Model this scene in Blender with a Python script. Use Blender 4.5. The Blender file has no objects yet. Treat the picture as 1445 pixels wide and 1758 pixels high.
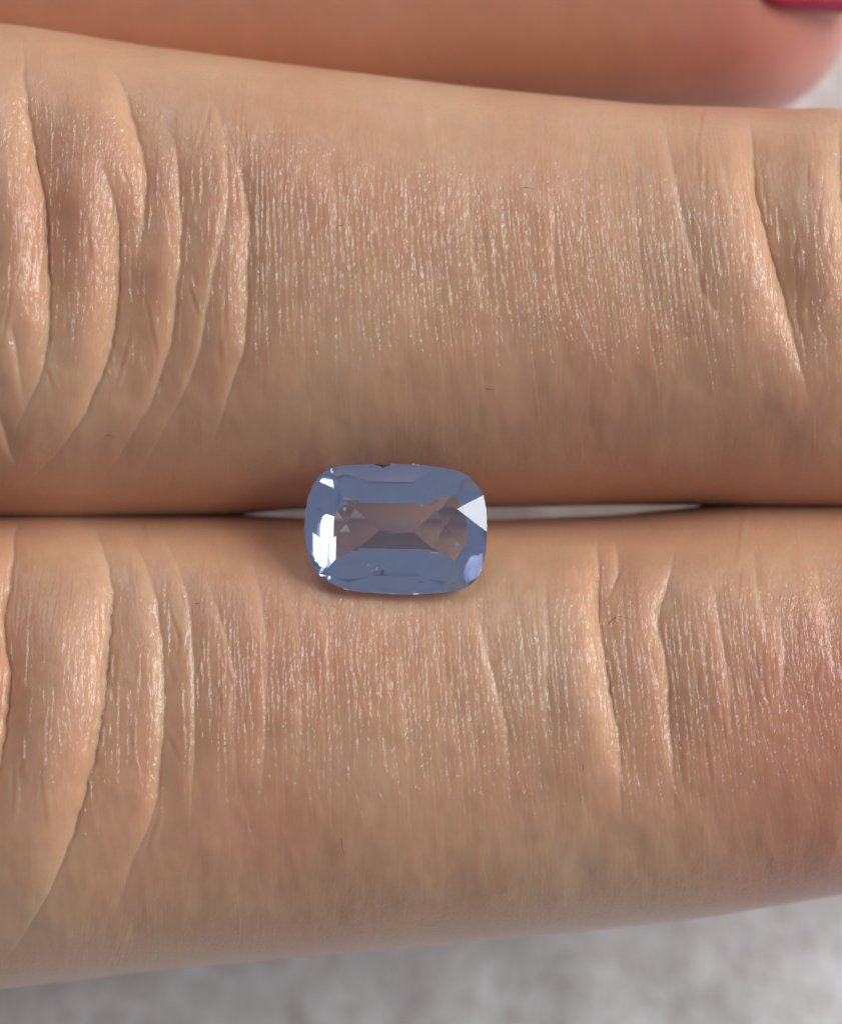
import bpy, bmesh, math, itertools
import numpy as np

S = 0.001            # everything below is written in millimetres
CAM_H = 110.0        # camera height above the top of the fingers
MPP = 0.022          # millimetres per photo pixel on the plane z = 0
CX, CY = 722.5, 879.0
scene = bpy.context.scene
rng = np.random.default_rng(11)

# ------------------------------------------------------------------ camera
cam_d = bpy.data.cameras.new('camera')
cam = bpy.data.objects.new('camera', cam_d)
scene.collection.objects.link(cam)
cam.location = (0, 0, CAM_H * S)
cam_d.sensor_fit = 'HORIZONTAL'
cam_d.sensor_width = 36.0
cam_d.lens = 36.0 * CAM_H / (1445 * MPP)
cam_d.clip_start = 0.005
cam_d.clip_end = 10.0
cam_d.dof.use_dof = True
cam_d.dof.focus_distance = (CAM_H + 1.3) * S
cam_d.dof.aperture_fstop = cam_d.lens / 3.4
scene.camera = cam

# ------------------------------------------------------------------ light
world = bpy.data.worlds.new('World')
scene.world = world
world.use_nodes = True
bg = world.node_tree.nodes['Background']
bg.inputs['Color'].default_value = (0.75, 0.84, 1.0, 1)
bg.inputs['Strength'].default_value = 0.25

def area(name, direction, dist, size, power, color):
    d = bpy.data.lights.new(name, 'AREA')
    d.shape = 'RECTANGLE'; d.size = size[0]; d.size_y = size[1]
    d.energy = power; d.color = color
    o = bpy.data.objects.new(name, d)
    scene.collection.objects.link(o)
    from mathutils import Vector
    v = Vector(direction).normalized()
    o.location = v * dist
    o.rotation_euler = (-v).to_track_quat('-Z', 'Y').to_euler()
    return o
area('window_light', (0.79, 0.36, 0.53), 1.5, (0.90, 0.95), 22.0, (0.99, 0.99, 1.0))
area('far_fill_light', (-0.20, 0.80, 0.57), 2.5, (1.7, 1.2), 13.0, (0.95, 0.98, 1.0))  # weak lamp added as fill from the +y side, no window known there

scene.view_settings.view_transform = 'Standard'
scene.view_settings.look = 'None'
scene.view_settings.exposure = 0.0
scene.view_settings.gamma = 1.0
scene.render.engine = 'CYCLES'
scene.cycles.use_denoising = True
scene.cycles.max_bounces = 16
scene.cycles.transmission_bounces = 16
scene.cycles.volume_bounces = 6
scene.cycles.sample_clamp_indirect = 6.0
scene.cycles.blur_glossy = 0.3

# ------------------------------------------------------------------ helpers
def link(name, mesh, mat=None, parent=None):
    o = bpy.data.objects.new(name, mesh)
    scene.collection.objects.link(o)
    if mat: mesh.materials.append(mat)
    if parent: o.parent = parent
    return o

def mesh_np(name, verts, quads=None, tris=None, smooth=True):
    """verts (n,3) in mm"""
    me = bpy.data.meshes.new(name)
    q = np.zeros((0, 4), np.int32) if quads is None else np.asarray(quads, np.int32).reshape(-1, 4)
    t = np.zeros((0, 3), np.int32) if tris is None else np.asarray(tris, np.int32).reshape(-1, 3)
    me.vertices.add(len(verts))
    me.vertices.foreach_set('co', (np.asarray(verts, np.float32) * S).ravel())
    nl = q.size + t.size
    me.loops.add(nl)
    me.loops.foreach_set('vertex_index', np.concatenate([q.ravel(), t.ravel()]).astype(np.int32))
    me.polygons.add(len(q) + len(t))
    starts = np.concatenate([np.arange(len(q)) * 4, q.size + np.arange(len(t)) * 3]).astype(np.int32)
    me.polygons.foreach_set('loop_start', starts)
    me.update(calc_edges=True)
    me.validate()
    if smooth:
        me.polygons.foreach_set('use_smooth', np.ones(len(me.polygons), bool))
    return me

def px2mm(px, py, z):
    k = MPP * (CAM_H - z) / CAM_H
    return (np.asarray(px, float) - CX) * k, (CY - np.asarray(py, float)) * k

def nodes_of(name):
    m = bpy.data.materials.new(name)
    m.use_nodes = True
    nt = m.node_tree
    nt.nodes.clear()
    out = nt.nodes.new('ShaderNodeOutputMaterial')
    return m, nt, out

def N(nt, kind, **kw):
    n = nt.nodes.new(kind)
    for k, v in kw.items():
        if k.startswith('_'):
            setattr(n, k[1:], v)
        else:
            n.inputs[k.replace('__', ' ')].default_value = v
    return n

# ------------------------------------------------------------------ relief map of the skin (photo pixel space)
X0, X1, Y0, Y1 = -220, 1680, -60, 1820
W_, H_ = X1 - X0, Y1 - Y0
XX = np.arange(X0, X1, dtype=np.float32)[None, :]
YY = np.arange(Y0, Y1, dtype=np.float32)[:, None]

def noise2(sx, sy, seed):
    r = np.random.default_rng(seed)
    n = r.standard_normal((H_, W_)).astype(np.float32)
    fy = np.fft.fftfreq(H_)[:, None]; fx = np.fft.rfftfreq(W_)[None, :]
    g = np.exp(-2 * (math.pi ** 2) * ((fx * sx) ** 2 + (fy * sy) ** 2))
    out = np.fft.irfft2(np.fft.rfft2(n) * g, s=(H_, W_)).astype(np.float32)
    return out / out.std()

def sstep(a, b, x):
    t = np.clip((x - a) / (b - a), 0, 1)
    return t * t * (3 - 2 * t)

def bilinear(A, px, py):
    x = np.clip(px - X0, 0, W_ - 1.001); y = np.clip(py - Y0, 0, H_ - 1.001)
    i = x.astype(np.int32); j = y.astype(np.int32); fx = x - i; fy = y - j
    return (A[j, i] * (1 - fx) * (1 - fy) + A[j, i + 1] * fx * (1 - fy)
            + A[j + 1, i] * (1 - fx) * fy + A[j + 1, i + 1] * fx * fy)

relief = np.zeros((H_, W_), np.float32)

# creases: points (x, y) from top to bottom, depth mm, reach right px, lip width left px, crest mm
CREASES = [
 # middle finger, folds of the knuckle
 ([(44,84),(42,128),(52,197),(59,249),(69,311),(78,346),(81,415),(82,460),(89,491),(86,554),(84,588),(76,638),(52,690),(31,721),(22,770)], .75, 60, 9, .22),
 ([(180,110),(208,138),(228,187),(242,235),(249,287),(249,346),(239,415),(228,464)], .42, 42, 6, .12),
 ([(168,265),(176,290),(192,329),(201,381),(201,467),(196,530),(187,604),(173,656),(138,728),(97,780),(62,811),(38,840)], .52, 48, 7, .16),
 ([(275,180),(291,208),(303,235),(307,287),(308,381),(306,484),(295,580),(289,604),(273,656),(256,708),(221,760),(187,811),(150,850)], .30, 40, 5, .09),
 ([(350,140),(367,166),(381,201),(388,242),(389,311),(386,381),(368,450),(357,527),(346,597),(318,673),(291,721),(266,770),(239,822),(215,850)], .22, 30, 4, .06),
 ([(386,215),(394,239),(415,301),(424,363),(425,450),(421,540),(415,611),(400,650),(380,720),(355,800)], .30, 34, 5, .09),
 ([(1136,180),(1141,211),(1157,294),(1168,370),(1187,438),(1206,502),(1228,536),(1243,577),(1252,660)], .17, 22, 6, .05),
 ([(1284,200),(1292,223),(1300,302),(1311,362),(1326,422),(1345,490),(1360,547),(1367,600),(1390,690)], .62, 48, 9, .20),
 ([(1086,250),(1092,377),(1100,471),(1115,547),(1124,610)], .07, 16, 5, .02),
 ([(940,300),(949,360),(953,471),(975,588)], .06, 14, 4, .02),
 ([(800,270),(806,360),(822,470),(832,590)], .05, 12, 4, .015),
 ([(560,250),(575,330),(572,440),(566,540)], .05, 12, 4, .015),
 ([(1440,210),(1446,330),(1462,460),(1480,580)], .35, 36, 8, .12),
 ([(1232,230),(1248,330),(1262,400),(1270,470)], .08, 16, 5, .02),
 ([(-60,130),(-48,260),(-40,380),(-46,520),(-70,660)], .6, 60, 9, .2),
 ([(20,540),(32,600),(40,650),(46,700)], .20, 22, 5, .06),
 ([(-5,690),(8,735),(22,780),(40,800)], .20, 22, 5, .06),
 # index finger
 ([(36,892),(26,919),(26,955),(10,1033),(9,1088),(18,1157),(10,1249),(0,1318),(-20,1400),(-60,1500)], .65, 55, 8, .20),
 ([(138,886),(166,908),(183,946),(191,984),(194,1010),(185,1097),(180,1170),(175,1226),(161,1308),(142,1377),(115,1465),(83,1538),(41,1603),(5,1653)], .62, 56, 8, .20),
 ([(200,892),(230,918),(248,950),(271,1028),(278,1088),(281,1148),(278,1272),(269,1373),(257,1419),(230,1478),(211,1538),(188,1607)], .30, 40, 5, .10),
 ([(270,900),(300,950),(317,996),(327,1069),(331,1157),(332,1272),(330,1364),(332,1446)], .22, 30, 5, .06),
 ([(340,950),(368,1019),(391,1111),(402,1161),(398,1235),(404,1295),(414,1410)], .13, 22, 5, .04),
 ([(418,920),(434,960),(446,1010),(460,1088),(460,1180),(455,1262),(448,1364),(440,1440)], .15, 24, 5, .045),
 ([(805,990),(815,1019),(831,1095),(853,1171),(869,1247),(873,1324),(884,1419)], .15, 20, 6, .045),
 ([(934,980),(938,1020),(945,1095),(939,1190),(941,1259),(956,1343)], .14, 18, 6, .04),
 ([(735,1050),(747,1086),(774,1190),(790,1300),(800,1380)], .06, 14, 4, .02),
 ([(670,1040),(680,1086),(694,1134),(690,1200),(696,1266),(724,1362)], .06, 14, 4, .02),
 ([(552,1030),(562,1070),(568,1171),(575,1280)], .06, 14, 4, .02),
 ([(500,1000),(512,1090),(520,1190),(515,1300),(508,1380)], .08, 16, 4, .025),
 ([(1027,915),(1027,980),(1030,1034),(1041,1105),(1052,1192),(1064,1269),(1068,1345),(1070,1420)], .55, 46, 9, .18),
 ([(1052,925),(1064,960),(1058,996),(1044,1030)], .18, 18, 5, .06),
 ([(1160,930),(1155,960),(1139,1018),(1129,1072),(1146,1105),(1150,1149),(1152,1225),(1158,1318),(1161,1410)], .30, 32, 7, .10),
 ([(1218,970),(1226,1007),(1242,1105),(1256,1181),(1256,1258),(1240,1330)], .22, 28, 7, .08),
 ([(1290,940),(1297,980),(1313,1062),(1322,1130)], .12, 22, 6, .04),
 ([(1336,1040),(1346,1120),(1344,1180),(1332,1240)], .15, 22, 6, .05),
 ([(1400,940),(1408,1000),(1428,1083),(1432,1180)], .14, 22, 6, .05),
 ([(1272,1120),(1284,1200),(1290,1280)], .08, 16, 5, .03),
]
jit = noise2(2.0, 38, 5); jit2 = noise2(2.0, 7, 6)
for k, (pts, D, Lr, Ll, crest) in enumerate(CREASES):
    Lr *= 1.6; crest *= .8
    if D < .25: D *= .6; crest *= .6
    else: D *= 1.1 + .28 * min(1, max(0, (D - .25) / .25))
    Ll = max(Ll * 1.25, D / MPP * .88)
    if D > .4: crest *= 1.7
    p = np.array(pts, float)
    ya, yb = p[0, 1], p[-1, 1]
    rows = np.arange(max(int(ya), Y0), min(int(yb), Y1 - 1))
    c = np.interp(rows, p[:, 1], p[:, 0])
    kk = np.hanning(61); kk /= kk.sum()
    c = np.convolve(np.pad(c, 30, mode='reflect', reflect_type='odd'), kk, 'valid')
    c = c + 1.3 * jit[rows - Y0, (k * 37) % W_]
    slope = np.gradient(c)
    cs = 1 / np.sqrt(1 + slope ** 2)
    u = (rows - ya) / (yb - ya)
    amp = np.minimum(sstep(-.02, .28, u), sstep(-.02, .48, 1 - u))
    amp = amp * (1 + .05 * jit[rows - Y0, (k * 37 + 400) % W_])
    t = (XX - c[:, None]) * cs[:, None]
    t = t - (1.0 * min(1, D / .5) * jit2[rows - Y0, (k * 53) % W_])[:, None] * np.exp(-(t / 11) ** 2)
    at = np.abs(t)
    right = -D * np.exp(-(np.maximum(t, 0) / Lr))
    Lc = min(Ll, 14) * 3.0
    left = -D * np.exp(-at / Ll) + crest * (at / Lc) * np.exp(1 - at / Lc)
    slit = -0.16 * D * np.exp(-(t / 3.0) ** 2)
    prof = np.where(t > 0, right * (1 - np.exp(-((t + 1.2) / 2.2))) * .25 + right * .75, left) + slit
    prof = prof * (1 - sstep(130, 250, at))
    relief[rows - Y0, :] += (prof * amp[:, None]).astype(np.float32)

# direction of the fine lines: x shift as a function of y (lines lean to the right as they go down)
warp = (0.00006 * (YY - 450) ** 2 * np.sign(-(XX - 250)) * 0
        + 0.06 * (YY - 450) * sstep(300, 900, XX)
        - 0.10 * np.maximum(YY - 520, 0) * (1 - sstep(250, 600, XX)) * (YY < 880)
        + 0.05 * (YY - 1150) * (YY >= 880) * sstep(350, 900, XX)).astype(np.float32)
wob = noise2(30, 45, 21) * 5.0
sx = (XX - warp + wob)
def warped(A):
    px = np.clip(sx, X0, X1 - 1.01)
    return bilinear(A, px, np.broadcast_to(YY, px.shape))
n1 = warped(noise2(2.4, 26, 31))
n2 = warped(noise2(1.7, 6, 32))
n3 = warped(noise2(5.5, 70, 33))
n4 = noise2(1.7, 2.6, 34)
def sheared(A, k):
    px = np.clip(XX + k * (YY - 880), X0, X1 - 1.01)
    px = X0 + np.mod(XX + k * (YY - 880) - X0, W_ - 2)
    return bilinear(A, px.astype(np.float32), np.broadcast_to(YY, px.shape))
n5 = sheared(noise2(2.0, 9, 36), .55); n6 = sheared(noise2(2.0, 9, 37), -.55)
net = np.clip(1 - np.abs(n5) * 2.2, 0, 1) + np.clip(1 - np.abs(n6) * 2.2, 0, 1)
patch = 0.75 + 0.25 * np.clip(noise2(40, 60, 35), -2, 2)
ridge1 = np.clip(1 - np.abs(n1) * 1.7, 0, 1)
ridge3 = np.clip(1 - np.abs(n3) * 3.2, 0, 1)
fine = (0.011 * ridge1 + 0.0030 * n2 + 0.019 * ridge3 + 0.0012 * n4 - 0.0050 * net) * patch
# single brighter ridges
def stroke(x, y, L, lean, w, a, tgt=None):
    if tgt is None: tgt = fine
    rows = np.arange(max(int(y - L / 2), Y0), min(int(y + L / 2), Y1 - 1))
    if len(rows) < 4: return
    c = x + lean * (rows - y) + .8 * np.sin((rows - y) / (18 + 9 * w) + x) + 1.2 * jit[rows - Y0, int(x - X0) % W_]
    i0 = int(c.min() - 12); i1 = int(c.max() + 13)
    i0 = max(i0, X0); i1 = min(i1, X1)
    if i1 - i0 < 4: return
    xs = np.arange(i0, i1)[None, :]
    u = (rows - rows[0]) / max(len(rows) - 1, 1)
    am = np.sin(np.pi * u) ** .6
    t = (xs - c[:, None])
    prof = np.exp(-(t / w) ** 2) - .9 * np.exp(-((t - 2.4 * w) / (1.5 * w)) ** 2)
    tgt[rows - Y0, i0 - X0:i1 - X0] += (a * prof * am[:, None]).astype(np.float32)
for _ in range(900):
    up = rng.random() < .5
    x = rng.uniform(-150, 1600); y = rng.normal(440, 130) if up else rng.normal(1190, 120)
    lean = (.07 * np.clip((x - 350) / 500, -.8, 1.4)) + rng.normal(0, .03)
    stroke(x, y, rng.lognormal(4.1, .5), lean, rng.uniform(1.4, 2.4), rng.uniform(.008, .028))
for _ in range(420):
    up = rng.random() < .5
    x = rng.uniform(430, 1290) if up else rng.uniform(350, 1330); y = rng.normal(440, 80) if up else rng.normal(1190, 80)
    lean = (.075 * np.clip((x - 400) / 400, -.6, 1.6)) + rng.normal(0, .02)
    stroke(x, y, rng.uniform(70, 260), lean, rng.uniform(1.3, 2.0), rng.uniform(.014, .034))
fine = fine.astype(np.float32)
# secondary wrinkles that branch off the knuckle folds
for _ in range(170):
    zone = rng.integers(0, 4)
    x, y = [(rng.uniform(-120, 420), rng.normal(440, 150)), (rng.uniform(1150, 1560), rng.normal(430, 120)),
            (rng.uniform(-120, 420), rng.normal(1190, 170)), (rng.uniform(1040, 1560), rng.normal(1170, 110))][zone]
    stroke(x, y, rng.uniform(30, 120), rng.normal(0, .20), rng.uniform(2.4, 4.5), -rng.uniform(.008, .026), relief)

# soft unevenness of the flesh
soft = (0.045 * noise2(60, 90, 41) + .09 * fine + 0.014 * noise2(14, 24, 42) + .006 * noise2(6, 10, 43)).astype(np.float32)
# flesh of the knuckles swells between the folds
def swell(x, y, rx, ry, a):
    global relief
    relief += (a * np.exp(-((XX - x) / rx) ** 2 - ((YY - y) / ry) ** 2)).astype(np.float32)
swell(30, 450, 120, 330, .7); swell(150, 430, 60, 260, .25); swell(60, 1230, 110, 280, .5)
swell(1250, 430, 70, 200, .22); swell(1000, 1180, 60, 190, .20); swell(1420, 430, 60, 220, .25)

# pigment map: blotches of redder and yellower skin, plus groove shade painted in
pig_red_shade = np.clip(0.5 + 0.09 * noise2(70, 70, 51), 0, 1)
pig_red_shade += .55 * sstep(980, 1440, XX) * sstep(870, 1250, YY) + .25 * np.exp(-((XX - 110) / 60) ** 2 - ((YY - 330) / 130) ** 2)
pig_red_shade += .22 * np.exp(-((XX - 40) / 50) ** 2 - ((YY - 1120) / 110) ** 2)
pig_red_shade += .30 * sstep(640, 860, YY) * (YY < 882) + .25 * sstep(960, 900, YY) * (YY > 880)  # shade of the groove between the fingers, put in as redder, darker colour
pig_red_shade -= .15 * np.exp(-((XX - 960) / 130) ** 2 - ((YY - 1080) / 120) ** 2)
pig_red_shade = np.clip(pig_red_shade, 0, 1.3).astype(np.float32)

# ------------------------------------------------------------------ hand: fingers as rings of vertices
def smooth_interp(x, xp, fp, w=3):
    xs = np.linspace(min(x.min(), xp[0]), max(x.max(), xp[-1]), 900)
    f = np.interp(xs, xp, fp)
    k = np.hanning(41); k /= k.sum()
    for _ in range(w):
        f = np.convolve(np.pad(f, 20, mode='edge'), k, 'valid')
    return np.interp(x, xs, f)

verts_all, quads_all, tris_all, red_all, mic_all = [], [], [], [], []
nv = 0
def add_verts(v, red, mic=0.0):
    global nv
    v = np.asarray(v, float).reshape(-1, 3)
    verts_all.append(v); red_all.append(np.broadcast_to(np.asarray(red, float), (len(v),)).copy())
    mic_all.append(np.broadcast_to(np.asarray(mic, float), (len(v),)).copy())
    i = nv; nv += len(v)
    return i

RING = 24            # coarse ring where a finger leaves the palm
phis = np.radians(np.concatenate([np.linspace(-40, 40, 5), np.linspace(40, 140, 9)[1:-1],
                                  np.linspace(140, 220, 5), np.linspace(220, 320, 9)[1:-1]]))

def finger(xs, yc, zc, ry, rz, phi, tipx, tipr, detail, red0, expo=2.25):
    """xs ascending to the tip; phi: angles of one ring (0 = +y, 90 deg = up)."""
    n = len(phi)
    c, s = np.cos(phi), np.sin(phi)
    cy = np.sign(c) * np.abs(c) ** (2 / expo); sz = np.sign(s) * np.abs(s) ** (2 / expo)
    # rounded tip
    f = np.ones_like(xs); m = xs > tipx - tipr
    u = np.clip((xs[m] - (tipx - tipr)) / tipr, 0, .9995)
    f[m] = (1 - u ** 2.3) ** (1 / 2.3)
    A = ry * f; B = rz * f
    zt = zc - .12 * rz * (1 - f)
    P = np.zeros((len(xs), n, 3))
    P[..., 0] = xs[:, None]
    P[..., 1] = yc[:, None] + A[:, None] * cy[None]
    P[..., 2] = zt[:, None] + B[:, None] * sz[None]
    nrm = np.zeros_like(P)
    nrm[..., 1] = np.sign(c)[None] * np.abs(cy[None]) ** (expo - 1) / ry[:, None]
    nrm[..., 2] = np.sign(s)[None] * np.abs(sz[None]) ** (expo - 1) / rz[:, None]
    nrm /= np.linalg.norm(nrm, axis=-1, keepdims=True)
    k = CAM_H / (CAM_H - P[..., 2]) / MPP
    px = P[..., 0] * k + CX; py = CY - P[..., 1] * k
    if detail:
        fade = sstep(-.05, .30, s)[None] * sstep(X0 + 10, X0 + 120, px) * (1 - sstep(X1 - 120, X1 - 10, px))
        h = (bilinear(relief, px, py) + bilinear(soft, px, py) * sstep(.40, .85, s)[None]) * fade
        P += nrm * h[..., None]
        red = bilinear(pig_red_shade, px, py)
        mic = (bilinear(fine, px, py) * fade * sstep(.15, .75, s)[None]).ravel()
    else:
        red = red0 + .45 * sstep(tipx - 14, tipx - 3, P[..., 0]); mic = 0.0
    i0 = add_verts(P, red.ravel(), mic)
    R, C = len(xs), n
    a = (np.arange(R - 1)[:, None] * C + np.arange(C)[None]).ravel()
    b = (np.arange(R - 1)[:, None] * C + (np.arange(C)[None] + 1) % C).ravel()
    quads_all.append(np.stack([a, a + C, b + C, b], 1)[:, ::-1] + i0)
    # tip
    t = add_verts([[xs[-1] + .02, yc[-1], zt[-1]]], red0)
    last = i0 + (R - 1) * C
    j = np.arange(C)
    tris_all.append(np.stack([last + j, last + (j + 1) % C, np.full(C, t)], 1))
    # coarse root ring
    cp, sp = np.cos(phis), np.sin(phis)
    xr = xs[0] - 2.2
    root = np.stack([np.full(RING, xr), yc[0] + A[0] * np.sign(cp) * np.abs(cp) ** (2 / expo) * .99,
                     zc[0] + B[0] * np.sign(sp) * np.abs(sp) ** (2 / expo)], 1)
    r0 = add_verts(root, red0)
    ph = np.mod(phi, 2 * math.pi); pr = np.mod(phis, 2 * math.pi)
    near = [int(np.argmin(np.abs(np.angle(np.exp(1j * (ph - q)))))) for q in pr]
    T = []
    for q in range(RING):
        a_, b_ = near[q], near[(q + 1) % RING]
        span = (b_ - a_) % n
        mid = span // 2
        for e in range(span):
            f1, f2 = i0 + (a_ + e) % n, i0 + (a_ + e + 1) % n
            T.append((r0 + (q if e < mid else (q + 1) % RING), f1, f2))
            if e == mid - 1 or (mid == 0 and e == 0):
                pass
        T.append((r0 + q, i0 + (a_ + mid) % n, r0 + (q + 1) % RING))
    tris_all.append(np.array(T)[:, ::-1])
    return dict(root=r0, xs=xs, yc=yc, zc=zc, ry=ry, rz=rz, f=f)

def edges_to_finger(xs, top, bot, zs):
    """silhouette edges in photo pixels, seen at height zs -> centre and half width in mm"""
    pt = np.array(top, float); pb = np.array(bot, float)
    X = np.linspace(-900, 2700, 600)
    yt = smooth_interp(X, pt[:, 0], pt[:, 1], 1); yb = smooth_interp(X, pb[:, 0], pb[:, 1], 1)
    k = MPP * (CAM_H - zs) / CAM_H
    xm = (X - CX) * k
    ta = (CY - yt) * k; ba = (CY - yb) * k
    return np.interp(xs, xm, (ta + ba) / 2), np.interp(xs, xm, (ta - ba) / 2)

def dense_phi(n_top, n_bot):
    a = np.radians(np.linspace(-22, 202, n_top)); b = np.radians(np.linspace(202, 338, n_bot + 2)[1:-1])
    return np.concatenate([a, b])
def dense_x(root, tip):
    lo, hi = (X0 - CX) * MPP, (X1 - CX) * MPP
    return np.unique(np.concatenate([np.linspace(root, lo, 30), np.arange(lo, hi, .040),
                                     np.linspace(hi, tip - 8, 30), tip - 8 + 8 * np.sin(np.linspace(0, math.pi / 2, 44)) * .9995]))
ROOT = -36.0
# middle finger (upper in the photo)
xs = dense_x(ROOT, 44.0)
yc, ry = edges_to_finger(xs, [(-900, 0), (-300, 35), (0, 50), (250, 85), (500, 118), (800, 155), (1100, 186), (1300, 193), (1445, 193), (1700, 205), (2700, 330)],
                         [(-900, 895), (-300, 884), (0, 890), (250, 890), (380, 888), (470, 877), (560, 873), (700, 872), (850, 872), (1050, 868), (1200, 867), (1260, 873), (1445, 874), (1700, 868), (2700, 800)], -8)
zc = np.full_like(xs, -7.6); rz = smooth_interp(xs, np.array([-36, -20, -13, -5, 8, 14, 25, 44.]), np.array([8.2, 8.0, 7.8, 7.6, 7.4, 7.4, 6.6, 5.4]))
zc = zc - np.maximum(rz - 7.6, 0) * .3 - .0016 * np.maximum(xs - 10, 0) ** 2
mid = finger(xs, yc, zc, ry, rz, dense_phi(440, 60), 44.0, 8.0, True, .5)
# index finger (lower in the photo)
xs = dense_x(ROOT, 36.0)
yc, ry = edges_to_finger(xs, [(-900, 900), (-300, 886), (0, 882), (250, 880), (380, 881), (470, 887), (560, 891), (700, 893), (850, 892), (1050, 884), (1200, 869), (1260, 863), (1445, 863), (1700, 872), (2700, 900)],
                         [(-900, 1790), (-300, 1720), (0, 1692), (300, 1657), (600, 1630), (1000, 1593), (1200, 1571), (1445, 1531), (1700, 1480), (2700, 1330)], -8)
zc = np.full_like(xs, -7.7); rz = smooth_interp(xs, np.array([-36, -20, -13, -5, 5, 12, 25, 36.]), np.array([8.0, 8.0, 7.8, 7.6, 7.5, 7.4, 6.6, 5.4]))
zc = zc - np.maximum(rz - 7.6, 0) * .3 - .0016 * np.maximum(xs - 6, 0) ** 2
idx = finger(xs, yc, zc, ry, rz, dense_phi(440, 60), 36.0, 8.0, True, .55)
# ring finger: hangs lower than the other two
def lx(root, tip, n):
    return np.concatenate([np.linspace(root, tip - 7, n), tip - 7 + 7 * np.sin(np.linspace(0, math.pi / 2, 24)[1:]) * .9995])
TIPR = 19.6
xs = lx(ROOT, TIPR, 200)
yc = smooth_interp(xs, np.array([-36, -18, 0, 10, 23.]), np.array([27.5, 26.3, 25.5, 25.2, 25.0]))
ry = smooth_interp(xs, np.array([-36, -18, -4, 4, 12, 23.]), np.array([8.8, 9.2, 9.0, 8.7, 8.2, 7.8]))
rz = ry * .92
zc = smooth_interp(xs, np.array([-36, -18, 0, 23.]), np.array([-9.4, -12.5, -16.0, -18.5]))
rng_ph = np.linspace(0, 2 * math.pi, 120, endpoint=False)
ring = finger(xs, yc, zc, ry, rz, rng_ph, TIPR, 7.0, False, .98)
# little finger
xs = lx(ROOT - 6, 4.0, 90)
yc = smooth_interp(xs, np.array([-42, -18, 4.]), np.array([43.5, 41.5, 39.0]))
ry = smooth_interp(xs, np.array([-42, -18, 4.]), np.array([7.6, 7.0, 5.6])); rz = ry * .95
zc = smooth_interp(xs, np.array([-42, -18, 4.]), np.array([-11.5, -15.0, -17.0]))
lit = finger(xs, yc, zc, ry, rz, rng_ph[::2], 4.0, 7.0, False, .8)

# webs between neighbouring fingers and the palm
F = [lit, ring, mid, idx]
q = []
for A, B in zip(F[:-1], F[1:]):          # A lies on the +y side of B
    a0 = A['root'] + 12; b0 = B['root']  # A's -y side (phi 140..220), B's +y side (-40..40)
    for e in range(4):
        q.append((a0 + e, a0 + e + 1, b0 + 3 - e, b0 + 4 - e))
quads_all.append(np.array(q))
loop = [lit['root'] + e for e in range(5)]
for A, B in zip(F, F[1:] + [None]):
    loop += [A['root'] + e for e in range(5, 12)]
    if B is not None: loop += [A['root'] + 12, B['root'] + 4]
loop += [idx['root'] + e for e in range(12, 17)]
for A, B in zip(F[::-1], F[::-1][1:] + [None]):
    loop += [A['root'] + e for e in range(17, 24)]
    if B is not None: loop += [A['root'] + 0, B['root'] + 16]
V = np.concatenate(verts_all)
base = V[loop]
M = len(loop)
d = np.linalg.norm(np.diff(np.vstack([base, base[:1]]), axis=0), axis=1)
s_ = np.concatenate([[0], np.cumsum(d)[:-1]]) / d.sum()
ang = 2 * math.pi * s_ - .22
cyw, czw = np.cos(ang), np.sin(ang)
NP = 22
rings_i = [list(loop)]
for r in range(1, NP):
    t = r / (NP - 1)
    w = t * t * (3 - 2 * t)
    half_w = 38 - 12 * sstep(.45, 1.0, np.array(t)); half_t = 12.5 + 3.0 * math.sin(math.pi * min(t * 1.2, 1)) 
    tgt = np.stack([np.full(M, 0.0), 16 + half_w * np.sign(cyw) * np.abs(cyw) ** .8, -10.5 + half_t * np.sign(czw) * np.abs(czw) ** .8], 1)
    wb = sstep(0, .45, np.array(t))
    pos = base * (1 - wb) + tgt * wb
    pos[:, 0] = base[:, 0] * (1 - t) + (-150) * t
    pos[:, 0] = np.where(t > .12, pos[:, 0], base[:, 0] - 112 * t)
    i = add_verts(pos, .55)
    rings_i.append(list(range(i, i + M)))
i_side = loop.index(idx['root'] + 14)
cols = range(i_side - 4, i_side + 4); rows_p = range(6, 12)
q = []
for r in range(NP - 1):
    for e in range(M):
        if r in rows_p and e in cols: continue
        q.append((rings_i[r][e], rings_i[r + 1][e], rings_i[r + 1][(e + 1) % M], rings_i[r][(e + 1) % M]))
# thumb grows out of the opening left in the index side of the palm
ra, rb, ca, cb = 6, 12, i_side - 4, i_side + 4
bl = [rings_i[ra][e] for e in range(ca, cb)] + [rings_i[r][cb] for r in range(ra, rb)] \
   + [rings_i[rb][e] for e in range(cb, ca, -1)] + [rings_i[r][ca] for r in range(rb, ra, -1)]
V = np.concatenate(verts_all)
bp = V[bl]; cen = bp.mean(0)
path = np.array([cen, cen + [10, -14, -2], cen + [26, -24, -5], cen + [48, -29, -7], cen + [59, -30, -7.4], cen + [63.5, -30.2, -7.6], cen + [66.5, -30.3, -7.8], cen + [68.4, -30.4, -7.9], cen + [69.3, -30.4, -8]])
rad = np.array([0, 11.5, 9.6, 8.8, 8.3, 7.4, 5.8, 3.6, 1.4])
th0 = np.arctan2(*(bp - cen)[0, [2, 0]])
prev = bl; K = len(bl)
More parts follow.
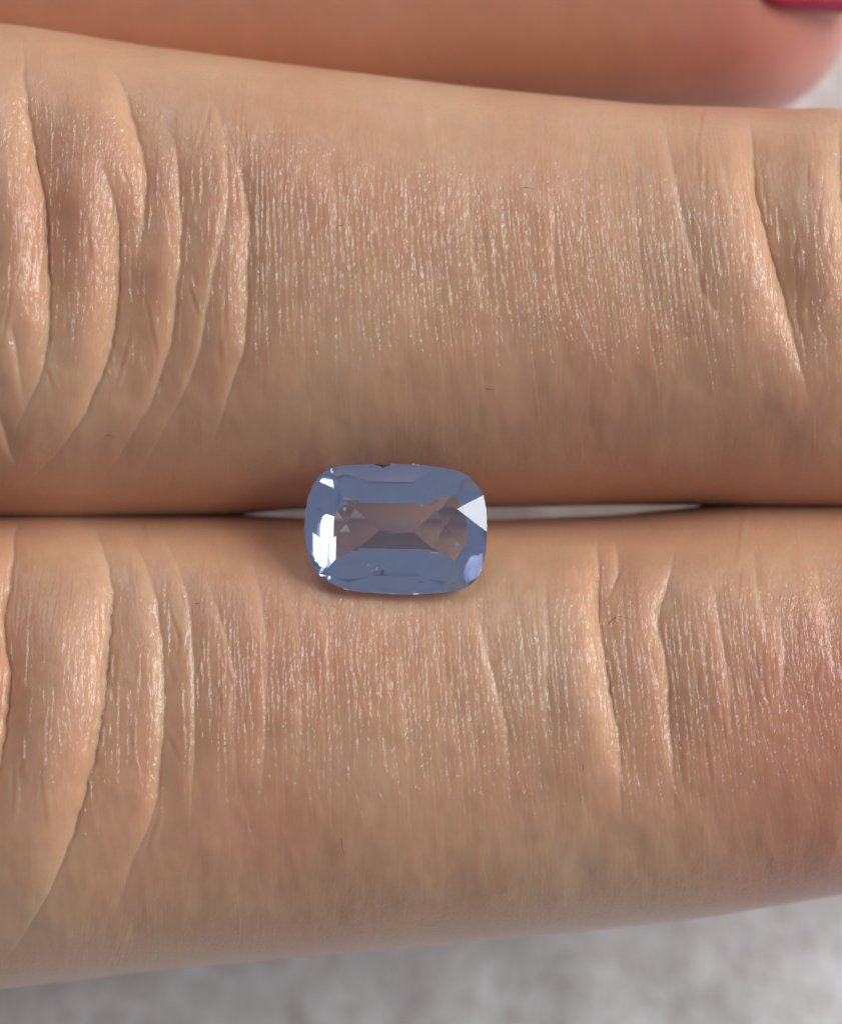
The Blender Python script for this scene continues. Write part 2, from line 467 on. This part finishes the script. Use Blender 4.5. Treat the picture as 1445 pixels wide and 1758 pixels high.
for a in range(1, len(path)):
    tng = path[min(a + 1, len(path) - 1)] - path[a - 1]; tng /= np.linalg.norm(tng)
    upv = np.array([0, 0, 1.0]); side = np.cross(upv, tng); side /= np.linalg.norm(side); upv = np.cross(tng, side)
    rel = bp - cen
    aa = np.arctan2(rel[:, 2], -rel[:, 0] * 1.0)
    pr_ = path[a] + rad[a] * (np.cos(aa)[:, None] * side * np.sign(np.dot(side, [-1, 0, 0])) + np.sin(aa)[:, None] * upv * .9)
    i = add_verts(pr_, .6)
    cur = list(range(i, i + K))
    for e in range(K):
        q.append((prev[e], cur[e], cur[(e + 1) % K], prev[(e + 1) % K]))
    prev = cur
ct = add_verts([path[-1] + [.3, 0, 0]], .6)
tris_all.append(np.array([(prev[e], ct, prev[(e + 1) % K]) for e in range(K)]))
cw = add_verts([[-151, 16, -10.5]], .55)
tris_all.append(np.array([(rings_i[-1][e], cw, rings_i[-1][(e + 1) % M]) for e in range(M)]))
quads_all.append(np.array(q))

# ------------------------------------------------------------------ materials
def skin_material():
    m, nt, out = nodes_of('skin')
    L = nt.links.new
    p = N(nt, 'ShaderNodeBsdfPrincipled')
    p.subsurface_method = 'RANDOM_WALK'
    p.inputs['Subsurface Weight'].default_value = 1.0
    p.inputs['Subsurface Radius'].default_value = (1.0, 0.36, 0.18)
    p.inputs['Subsurface Scale'].default_value = 0.0015
    p.inputs['IOR'].default_value = 1.42
    p.inputs['Specular IOR Level'].default_value = 0.10
    p.inputs['Coat Weight'].default_value = 1.0
    p.inputs['Coat IOR'].default_value = 1.62
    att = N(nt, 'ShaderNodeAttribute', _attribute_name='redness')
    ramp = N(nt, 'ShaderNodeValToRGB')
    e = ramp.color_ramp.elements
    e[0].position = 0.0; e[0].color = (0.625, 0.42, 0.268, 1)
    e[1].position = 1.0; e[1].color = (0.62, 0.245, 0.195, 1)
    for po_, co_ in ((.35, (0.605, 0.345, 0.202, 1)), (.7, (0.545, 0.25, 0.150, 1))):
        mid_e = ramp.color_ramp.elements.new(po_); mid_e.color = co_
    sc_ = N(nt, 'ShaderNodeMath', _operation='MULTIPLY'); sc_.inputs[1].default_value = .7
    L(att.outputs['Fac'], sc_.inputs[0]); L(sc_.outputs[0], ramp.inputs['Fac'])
    tc = N(nt, 'ShaderNodeTexCoord')
    mp = N(nt, 'ShaderNodeMapping'); mp.inputs['Scale'].default_value = (1000, 1000, 1000)
    L(tc.outputs['Object'], mp.inputs['Vector'])
    # mottling
    n0 = N(nt, 'ShaderNodeTexNoise', Scale=0.9, Detail=5.0, Roughness=.65)
    L(mp.outputs[0], n0.inputs['Vector'])
    mixc = N(nt, 'ShaderNodeMix', _data_type='RGBA', _blend_type='MULTIPLY')
    mr = N(nt, 'ShaderNodeMapRange'); mr.inputs['From Min'].default_value = .35; mr.inputs['From Max'].default_value = .65
    mr.inputs['To Min'].default_value = .95; mr.inputs['To Max'].default_value = 1.03
    L(n0.outputs['Fac'], mr.inputs['Value'])
    mixc.inputs[0].default_value = 1.0
    L(ramp.outputs['Color'], mixc.inputs[6]); L(mr.outputs[0], mixc.inputs[7])
    L(mixc.outputs[2], p.inputs['Base Color'])
    # micro relief: small plates drawn out across the finger
    m2 = N(nt, 'ShaderNodeMapping'); m2.inputs['Scale'].default_value = (1000 / .17, 1000 / .42, 1000 / .42)
    L(tc.outputs['Object'], m2.inputs['Vector'])
    vo = N(nt, 'ShaderNodeTexVoronoi', _feature='DISTANCE_TO_EDGE', Scale=1.0)
    wn = N(nt, 'ShaderNodeTexNoise', Scale=.8, Detail=2.0)
    L(m2.outputs[0], wn.inputs['Vector'])
    va = N(nt, 'ShaderNodeVectorMath', _operation='ADD')
    vs = N(nt, 'ShaderNodeVectorMath', _operation='SCALE'); vs.inputs['Scale'].default_value = .9
    L(wn.outputs['Color'], vs.inputs[0]); L(m2.outputs[0], va.inputs[0]); L(vs.outputs[0], va.inputs[1])
    L(va.outputs[0], vo.inputs['Vector'])
    n2_ = N(nt, 'ShaderNodeTexNoise', Scale=1.6, Detail=3.0, Roughness=.6)
    L(m2.outputs[0], n2_.inputs['Vector'])
    sm = N(nt, 'ShaderNodeMapRange', _interpolation_type='SMOOTHSTEP'); sm.inputs['From Max'].default_value = .30
    L(vo.outputs['Distance'], sm.inputs['Value'])
    ad = N(nt, 'ShaderNodeMath', _operation='MULTIPLY_ADD'); ad.inputs[1].default_value = .9
    L(n2_.outputs['Fac'], ad.inputs[0]); L(sm.outputs[0], ad.inputs[2])
    bp0 = N(nt, 'ShaderNodeBump', Strength=1.0, Distance=0.0024)
    am = N(nt, 'ShaderNodeAttribute', _attribute_name='micro')
    L(am.outputs['Fac'], bp0.inputs['Height'])
    bp_ = N(nt, 'ShaderNodeBump', Strength=1.0, Distance=0.000012)
    L(ad.outputs[0], bp_.inputs['Height']); L(bp0.outputs[0], bp_.inputs['Normal'])
    L(bp_.outputs[0], p.inputs['Coat Normal'])
    # uneven oil film
    rr = N(nt, 'ShaderNodeMapRange'); rr.inputs['From Min'].default_value = .3; rr.inputs['From Max'].default_value = .7
    rr.inputs['To Min'].default_value = .285; rr.inputs['To Max'].default_value = .36
    L(n0.outputs['Fac'], rr.inputs['Value']); L(rr.outputs[0], p.inputs['Coat Roughness'])
    p.inputs['Roughness'].default_value = .5
    L(p.outputs[0], out.inputs['Surface'])
    return m

def simple(name, color, rough, bump=None, coat=0):
    m, nt, out = nodes_of(name)
    p = N(nt, 'ShaderNodeBsdfPrincipled', Roughness=rough)
    tc = N(nt, 'ShaderNodeTexCoord')
    n = N(nt, 'ShaderNodeTexNoise', Scale=900.0, Detail=3.0)
    nt.links.new(tc.outputs['Object'], n.inputs['Vector'])
    r = N(nt, 'ShaderNodeValToRGB')
    r.color_ramp.elements[0].position = .3; r.color_ramp.elements[1].position = .7
    r.color_ramp.elements[0].color = tuple(c * .88 for c in color) + (1,)
    r.color_ramp.elements[1].color = tuple(color) + (1,)
    nt.links.new(n.outputs['Fac'], r.inputs['Fac']); nt.links.new(r.outputs[0], p.inputs['Base Color'])
    p.inputs['Coat Weight'].default_value = coat
    nt.links.new(p.outputs[0], out.inputs['Surface'])
    return m, nt, p

skin = skin_material()
V = np.concatenate(verts_all)
hand_me = mesh_np('hand', V, np.concatenate(quads_all), np.concatenate(tris_all))
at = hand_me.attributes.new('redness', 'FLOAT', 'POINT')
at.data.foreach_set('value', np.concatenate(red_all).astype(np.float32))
at = hand_me.attributes.new('micro', 'FLOAT', 'POINT')
at.data.foreach_set('value', np.concatenate(mic_all).astype(np.float32))
hand = link('hand', hand_me, skin)
hand['label'] = 'bare hand with wrinkled fingers held side by side around a blue gemstone'
hand['category'] = 'hand'

# fingernails: curved plates with crimson polish
polish, _, pp = simple('nail_polish', (0.45, 0.02, 0.07), .18, coat=.6)
nail_mat, _, pp = simple('nail_plate', (0.52, 0.27, 0.21), .3, coat=.3)
def fingernail(fd, tipx, length, halfdeg, roll=0.0, polished=4.0):
    xs_, yc_, zc_, ry_, rz_ = fd['xs'], fd['yc'], fd['zc'], fd['ry'], fd['rz']
    nu, nw = 22, 20
    P = []
    for a in range(nu):
        u = a / (nu - 1)
        x = tipx - length + u * (length + .8)
        f = 1.0
        xx = min(x, tipx - 1.4)
        c = np.interp(xx, xs_, yc_); z0 = np.interp(xx, xs_, zc_); A = np.interp(xx, xs_, ry_); B = np.interp(xx, xs_, rz_)
        hw = math.radians(halfdeg) * (1 - (1 - min(u / .25, 1)) ** 2 * .25) * (1 - max(u - .85, 0) * 1.5)
        back = .5 * (1 - min(u / .2, 1)) ** 2
        for b in range(nw):
            w = -1 + 2 * b / (nw - 1)
            ph = math.pi / 2 + w * hw - math.radians(roll)
            drop = .030 * max(x - (tipx - 6), 0) ** 2
            P.append((x + .6 * (1 - w * w) * (1 if u > .5 else -1) * abs(u - .5) * 2, c + A * .98 * math.cos(ph),
                      z0 + (B + .16 - back) * math.sin(ph) - drop))
    P = np.array(P)
    a = (np.arange(nu - 1)[:, None] * nw + np.arange(nw - 1)[None]).ravel()
    me = mesh_np('fingernail', P, np.stack([a, a + nw, a + nw + 1, a + 1], 1)[:, ::-1])
    o = link('fingernail', me, nail_mat, hand)
    so = o.modifiers.new('thickness', 'SOLIDIFY'); so.thickness = .00045; so.offset = -1
    # what is left of the polish covers the end of the nail
    G = P.reshape(nu, nw, 3); keep = G[:, nw // 2, 0] > tipx - polished
    Q = G[keep].copy(); Q[..., 2] += .06
    ku, kw = Q.shape[:2]
    a = (np.arange(ku - 1)[:, None] * kw + np.arange(kw - 1)[None]).ravel()
    me = mesh_np('nail_polish', Q.reshape(-1, 3), np.stack([a, a + kw, a + kw + 1, a + 1], 1)[:, ::-1])
    po = link('nail_polish', me, polish, o)
    so = po.modifiers.new('thickness', 'SOLIDIFY'); so.thickness = .0001; so.offset = 1
    return o
fingernail(ring, TIPR, 6.2, 40, roll=8, polished=20)
fingernail(mid, 44.0, 12.0, 52)
fingernail(idx, 36.0, 11.5, 52)
fingernail(lit, 4.0, 8.5, 52)
thumb = dict(xs=np.array([cen[0] + 45, cen[0] + 72]), yc=np.array([cen[1] - 28.6, cen[1] - 30.4]), zc=np.array([cen[2] - 6.8, cen[2] - 8.0]),
             ry=np.array([8.8, 8.0]), rz=np.array([8.0, 7.0]))
fingernail(thumb, cen[0] + 69.0, 13.0, 55)

# fine hairs lying on the skin
hair_mat, _, _ = simple('hair', (0.05, 0.03, 0.02), .5)
def skin_z(fd, x, y):
    c = np.interp(x, fd['xs'], fd['yc']); A = np.interp(x, fd['xs'], fd['ry']); B = np.interp(x, fd['xs'], fd['rz']); z0 = np.interp(x, fd['xs'], fd['zc'])
    cc = min(abs((y - c) / A), .98)
    z = z0 + B * (1 - cc ** 2.25) ** (1 / 2.25)
    k = CAM_H / (CAM_H - z) / MPP
    return z + float(bilinear(relief, np.array([x * k + CX]), np.array([CY - y * k]))[0])
def hair(fd, pts, r=.011):
    c = bpy.data.curves.new('hair', 'CURVE'); c.dimensions = '3D'; c.bevel_depth = r * S; c.bevel_resolution = 1
    sp = c.splines.new('NURBS'); sp.points.add(len(pts) - 1); sp.use_endpoint_u = True; sp.order_u = 3
    for e, (px, py) in enumerate(pts):
        z = -1.0
        for _ in range(4):
            x, y = px2mm(px, py, z); z = skin_z(fd, float(x), float(y)) + .03
        u = e / (len(pts) - 1)
        sp.points[e].co = (float(x) * S, float(y) * S, (z + .06 * math.sin(math.pi * u)) * S, 1)
        sp.points[e].radius = 1 - .75 * u
    me_o = bpy.data.objects.new('tmp', c); scene.collection.objects.link(me_o)
    me = bpy.data.meshes.new_from_object(me_o)
    bpy.data.objects.remove(me_o); bpy.data.curves.remove(c)
    link('hair', me, hair_mat, hand)
for fd, pts in [(idx, [(1045, 1071), (1052, 1061), (1066, 1057), (1085, 1063)]),
                (idx, [(586, 1441), (586, 1455), (592, 1465), (589, 1478)]),
                (mid, [(834, 667), (840, 670), (849, 668)]), (mid, [(183, 748), (190, 745), (200, 753)]),
                (mid, [(900, 322), (910, 321), (919, 325)]), (mid, [(578, 388), (585, 385), (592, 387)]),
                (idx, [(336, 1036), (340, 1037), (345, 1034)]), (mid, [(112, 96), (118, 92), (124, 88)]),
                (mid, [(76, 136), (80, 138), (84, 136)]), (idx, [(1000, 1314), (1001, 1319), (999, 1325)])]:
    hair(fd, pts)

# ------------------------------------------------------------------ gemstone: flat facets cut as planes
def hull_from_planes(planes):
    n = np.array([p[:3] for p in planes], float); dd = np.array([p[3] for p in planes], float)
    pts = []; 
    idxs = np.array(list(itertools.combinations(range(len(n)), 3)))
    A = n[idxs]; det = np.linalg.det(A)
    ok = np.abs(det) > 1e-7
    A = A[ok]; rhs = dd[idxs[ok]]
    X = np.linalg.solve(A, rhs[..., None])[..., 0]
    X = X[np.abs(X).max(1) < 8]
    inside = (X @ n.T <= dd + 1e-6).all(1)
    X = X[inside]
    U = []
    for x in X:
        if not U or np.min(np.linalg.norm(np.array(U) - x, axis=1)) > 1e-4: U.append(x)
    U = np.array(U)
    faces = []
    for nn, d_ in zip(n, dd):
        on = np.where(np.abs(U @ nn - d_) < 1e-4)[0]
        if len(on) < 3: continue
        c = U[on].mean(0)
        a = np.cross(nn, [0.3, 0.5, 0.81]); a /= np.linalg.norm(a); b = np.cross(nn, a)
        r = U[on] - c
        faces.append([int(v) for v in on[np.argsort(np.arctan2(r @ b, r @ a))]])
    return U, faces

ZP = 400 / 1445 * MPP
outline = np.array([(-268,402),(-18,415),(282,397),(446,352),(550,220),(573,20),(562,-170),(510,-310),(390,-380),(132,-409),(-168,-402),(-356,-366),(-503,-272),(-562,-110),(-574,10),(-556,196),(-482,335),(-388,386)], float) * ZP
def catmull(P, k):
    out = []
    n = len(P)
    for i in range(n):
        p0, p1, p2, p3 = P[i - 1], P[i], P[(i + 1) % n], P[(i + 2) % n]
        for t in np.arange(k) / k:
            out.append(.5 * (2 * p1 + (p2 - p0) * t + (2 * p0 - 5 * p1 + 4 * p2 - p3) * t * t + (3 * p1 - p0 - 3 * p2 + p3) * t ** 3))
    return np.array(out)
ol = catmull(outline, 2)
planes = []
for a, b in zip(ol, np.roll(ol, -1, axis=0)):
    e = b - a; nn = np.array([-e[1], e[0]]); nn /= np.linalg.norm(nn)
    if nn @ a < 0: nn = -nn
    planes.append((nn[0], nn[1], 0, nn @ a))
def support(az):
    v = np.array([math.cos(az), math.sin(az)])
    return (ol @ v).max()
def facet(az_deg, ang_deg, inset, z):
    """plane tilted by ang from horizontal, crossing height z at the given inset from the outline"""
    az = math.radians(az_deg); an = math.radians(abs(ang_deg)); up = 1 if ang_deg > 0 else -1
    n = np.array([math.cos(az) * math.sin(an), math.sin(az) * math.sin(an), up * math.cos(an)])
    p = np.array([math.cos(az) * (support(az) - inset), math.sin(az) * (support(az) - inset), z])
    planes.append((*n, n @ p))
TOP = .62
planes.append((0, 0, 1, TOP))
# crown
def through(az_deg, ang_deg, pt):
    az = math.radians(az_deg); an = math.radians(ang_deg)
    n = np.array([math.cos(az) * math.sin(an), math.sin(az) * math.sin(an), math.cos(an)])
    planes.append((*n, n @ np.array(pt)))
K1 = np.array((307 * ZP, 20 * ZP, TOP)); A1 = np.array((382 * ZP, 130 * ZP, TOP - .16)); B1 = np.array((412 * ZP, -110 * ZP, TOP - .22))
mir = np.array((-1, 1, 1.0))
through(0, 19.2, K1); through(180, 19.2, K1 * mir)
through(50, 23.9, A1); through(14, 23.5, A1); through(-14, 23.5, B1); through(166, 24, A1 * mir); through(194, 24, B1 * mir)
through(27, 12.9, K1); through(-27, 14, K1); through(153, 13, K1 * mir); through(207, 14, K1 * mir)
for az, ang, ins in [(90, 36, .0), (-90, 40, .0),
                     (36, 41, .0), (-36, 41, .0), (144, 32, .0), (216, 32, .0),
                     (60, 39, -.02), (-60, 41, -.02), (120, 39, -.02), (240, 41, -.02)]:
    facet(az, ang, ins, .07 + ins * math.tan(math.radians(30)) * (1 if ins > .1 else 0))
# pavilion: steps along the long sides, brilliant corners, shallow keel
for az, ang, ins, z in [
        (180, -44.0, 0, -0.04), (180, -43.6, 0.668, -0.685), (180, -29.8, 1.505, -1.483), (180, -24, 1.7, -1.5),
        (0, -59.2, 0, -0.04), (0, -41.7, 0.331, -0.596), (0, -24, 1.7, -1.5), (90, -51.0, 0, -0.04),
        (90, -43.2, 0.2, -0.287), (90, -27, 1.35, -1.42), (-90, -53.8, 0, -0.04), (-90, -39.9, 0.2, -0.313),
        (-90, -27, 1.35, -1.42), (140, -53.6, 0, -0.04), (140, -44.7, 0.2, -0.311), (220, -59.5, 0, -0.04),
        (220, -30.0, 0.896, -1.564), (40, -50.9, 0, -0.04), (40, -41.8, 0.857, -1.094), (-40, -58.7, 0, -0.04),
        (-40, -47.2, 0.473, -0.818), (162, -42.9, 0, -0.04), (198, -57.4, 0, -0.04), (18, -46.1, 0, -0.04),
        (-18, -46.1, 0, -0.04),
        ]:
    facet(az, ang, ins, z)
U, faces = hull_from_planes(planes)
gem_me = bpy.data.meshes.new('gemstone')
gem_me.from_pydata([tuple(v * S) for v in U], [], faces)
bm = bmesh.new(); bm.from_mesh(gem_me); bmesh.ops.recalc_face_normals(bm, faces=bm.faces); bm.to_mesh(gem_me); bm.free()
gm, nt, out = nodes_of('pale_blue_sapphire')
gl = N(nt, 'ShaderNodeBsdfGlass', IOR=1.765, Roughness=0.015, Color=(1, 1, 1, 1))
tc = N(nt, 'ShaderNodeTexCoord'); nz = N(nt, 'ShaderNodeTexNoise', Scale=1400.0, Detail=4.0)
nt.links.new(tc.outputs['Object'], nz.inputs['Vector'])
bmp = N(nt, 'ShaderNodeBump', Strength=.25, Distance=.000004)
nt.links.new(nz.outputs['Fac'], bmp.inputs['Height']); nt.links.new(bmp.outputs[0], gl.inputs['Normal'])
va = N(nt, 'ShaderNodeVolumeAbsorption', Color=(0.30, 0.53, 1.0, 1), Density=150.0)
vsc = N(nt, 'ShaderNodeVolumeScatter', Color=(0.82, 0.93, 1.0, 1), Density=120.0, Anisotropy=0.0)
vad = N(nt, 'ShaderNodeAddShader')
nt.links.new(va.outputs[0], vad.inputs[0]); nt.links.new(vsc.outputs[0], vad.inputs[1])
nt.links.new(gl.outputs[0], out.inputs['Surface']); nt.links.new(vad.outputs[0], out.inputs['Volume'])
gem = link('gemstone', gem_me, gm)
gx, gy = px2mm(679, 909, -1.2)
gem.location = (float(gx) * S, float(gy) * S, -1.55 * S)
gem.rotation_euler = (math.radians(-5), math.radians(0), math.radians(-1.0))
gem['label'] = 'pale blue faceted cushion cut gemstone wedged in the groove between two fingers'
gem['category'] = 'gemstone'

# natural marks: a rusty nick on the girdle, pits and small crystals under the crown
nick_mat, _, _ = simple('rusty_nick', (0.16, 0.05, 0.03), .6)
inc_mat, _, _ = simple('pale_inclusion', (0.62, 0.68, 0.80), .25)
def lump(name, pos, size, mat, seed, sub=2):
    bm = bmesh.new(); bmesh.ops.create_icosphere(bm, subdivisions=sub, radius=1)
    r = np.random.default_rng(seed)
    for v in bm.verts:
        k = 1 + r.uniform(-.28, .28)
        v.co = (v.co.x * size[0] * k * S, v.co.y * size[1] * k * S, v.co.z * size[2] * k * S)
    me = bpy.data.meshes.new(name); bm.to_mesh(me); bm.free()
    o = link(name, me, mat, gem); o.location = tuple(np.array(pos) * S)
    return o
def zpix(x, y): return (x - 718) * ZP, (540 - y) * ZP
x, y = zpix(628, 134)
lump('girdle_nick', (x, y - .02, .06), (.26, .07, .08), nick_mat, 1)
lump('girdle_nick', (x + .02, y - .10, .10), (.08, .07, .05), nick_mat, 2)
for (ix, iy, iz, r_) in [(1090, 640, .38, .13), (600, 795, .50, .10), (548, 775, .50, .07), (575, 810, .48, .06), (310, 295, .20, .08), (880, 395, .45, .07),
                         (400, 425, .30, .09), (820, 130, .10, .05), (850, 133, .10, .05)]:
    x, y = zpix(ix, iy)
    lump('inclusion', (x, y, iz - .06), (r_, r_ * .8, r_ * .5), inc_mat, ix, 2)

# ------------------------------------------------------------------ white fabric underneath
FZ = -27.0
n = 360
g = np.linspace(-1, 1, n)
gx_ = np.sign(g) * np.abs(g) ** 1.6 * 260
GX, GY = np.meshgrid(gx_, gx_)
r = np.random.default_rng(3)
Zf = np.zeros_like(GX)
for _ in range(140):
    lam = r.uniform(1.2, 9.0); th = r.uniform(0, 2 * math.pi)
    Zf += .035 * lam ** .6 * np.sin((GX * math.cos(th) + GY * math.sin(th)) * 2 * math.pi / lam + r.uniform(0, 6.28))
Zf *= .09
P = np.stack([GX, GY, FZ + Zf], -1).reshape(-1, 3)
a = (np.arange(n - 1)[:, None] * n + np.arange(n - 1)[None]).ravel()
fab_me = mesh_np('fabric_surface', P, np.stack([a, a + 1, a + n + 1, a + n], 1))
fm, nt, out = nodes_of('white_felt')
p = N(nt, 'ShaderNodeBsdfPrincipled', Roughness=.95)
p.inputs['Sheen Weight'].default_value = .3
tc = N(nt, 'ShaderNodeTexCoord')
n_a = N(nt, 'ShaderNodeTexNoise', Scale=800.0, Detail=6.0, Roughness=.62)
n_b = N(nt, 'ShaderNodeTexNoise', Scale=2200.0, Detail=4.0)
nt.links.new(tc.outputs['Object'], n_a.inputs['Vector']); nt.links.new(tc.outputs['Object'], n_b.inputs['Vector'])
rp = N(nt, 'ShaderNodeValToRGB')
rp.color_ramp.elements[0].position = .32; rp.color_ramp.elements[0].color = (.66, .63, .58, 1)
rp.color_ramp.elements[1].position = .66; rp.color_ramp.elements[1].color = (.93, .92, .91, 1)
nt.links.new(n_a.outputs['Fac'], rp.inputs['Fac']); nt.links.new(rp.outputs[0], p.inputs['Base Color'])
b2 = N(nt, 'ShaderNodeBump', Strength=.6, Distance=.00025)
nt.links.new(n_b.outputs['Fac'], b2.inputs['Height']); nt.links.new(b2.outputs[0], p.inputs['Normal'])
nt.links.new(p.outputs[0], out.inputs['Surface'])
fab = link('fabric_surface', fab_me, fm)
fab['kind'] = 'structure'
fab['label'] = 'white woolly fabric lying under the hand'
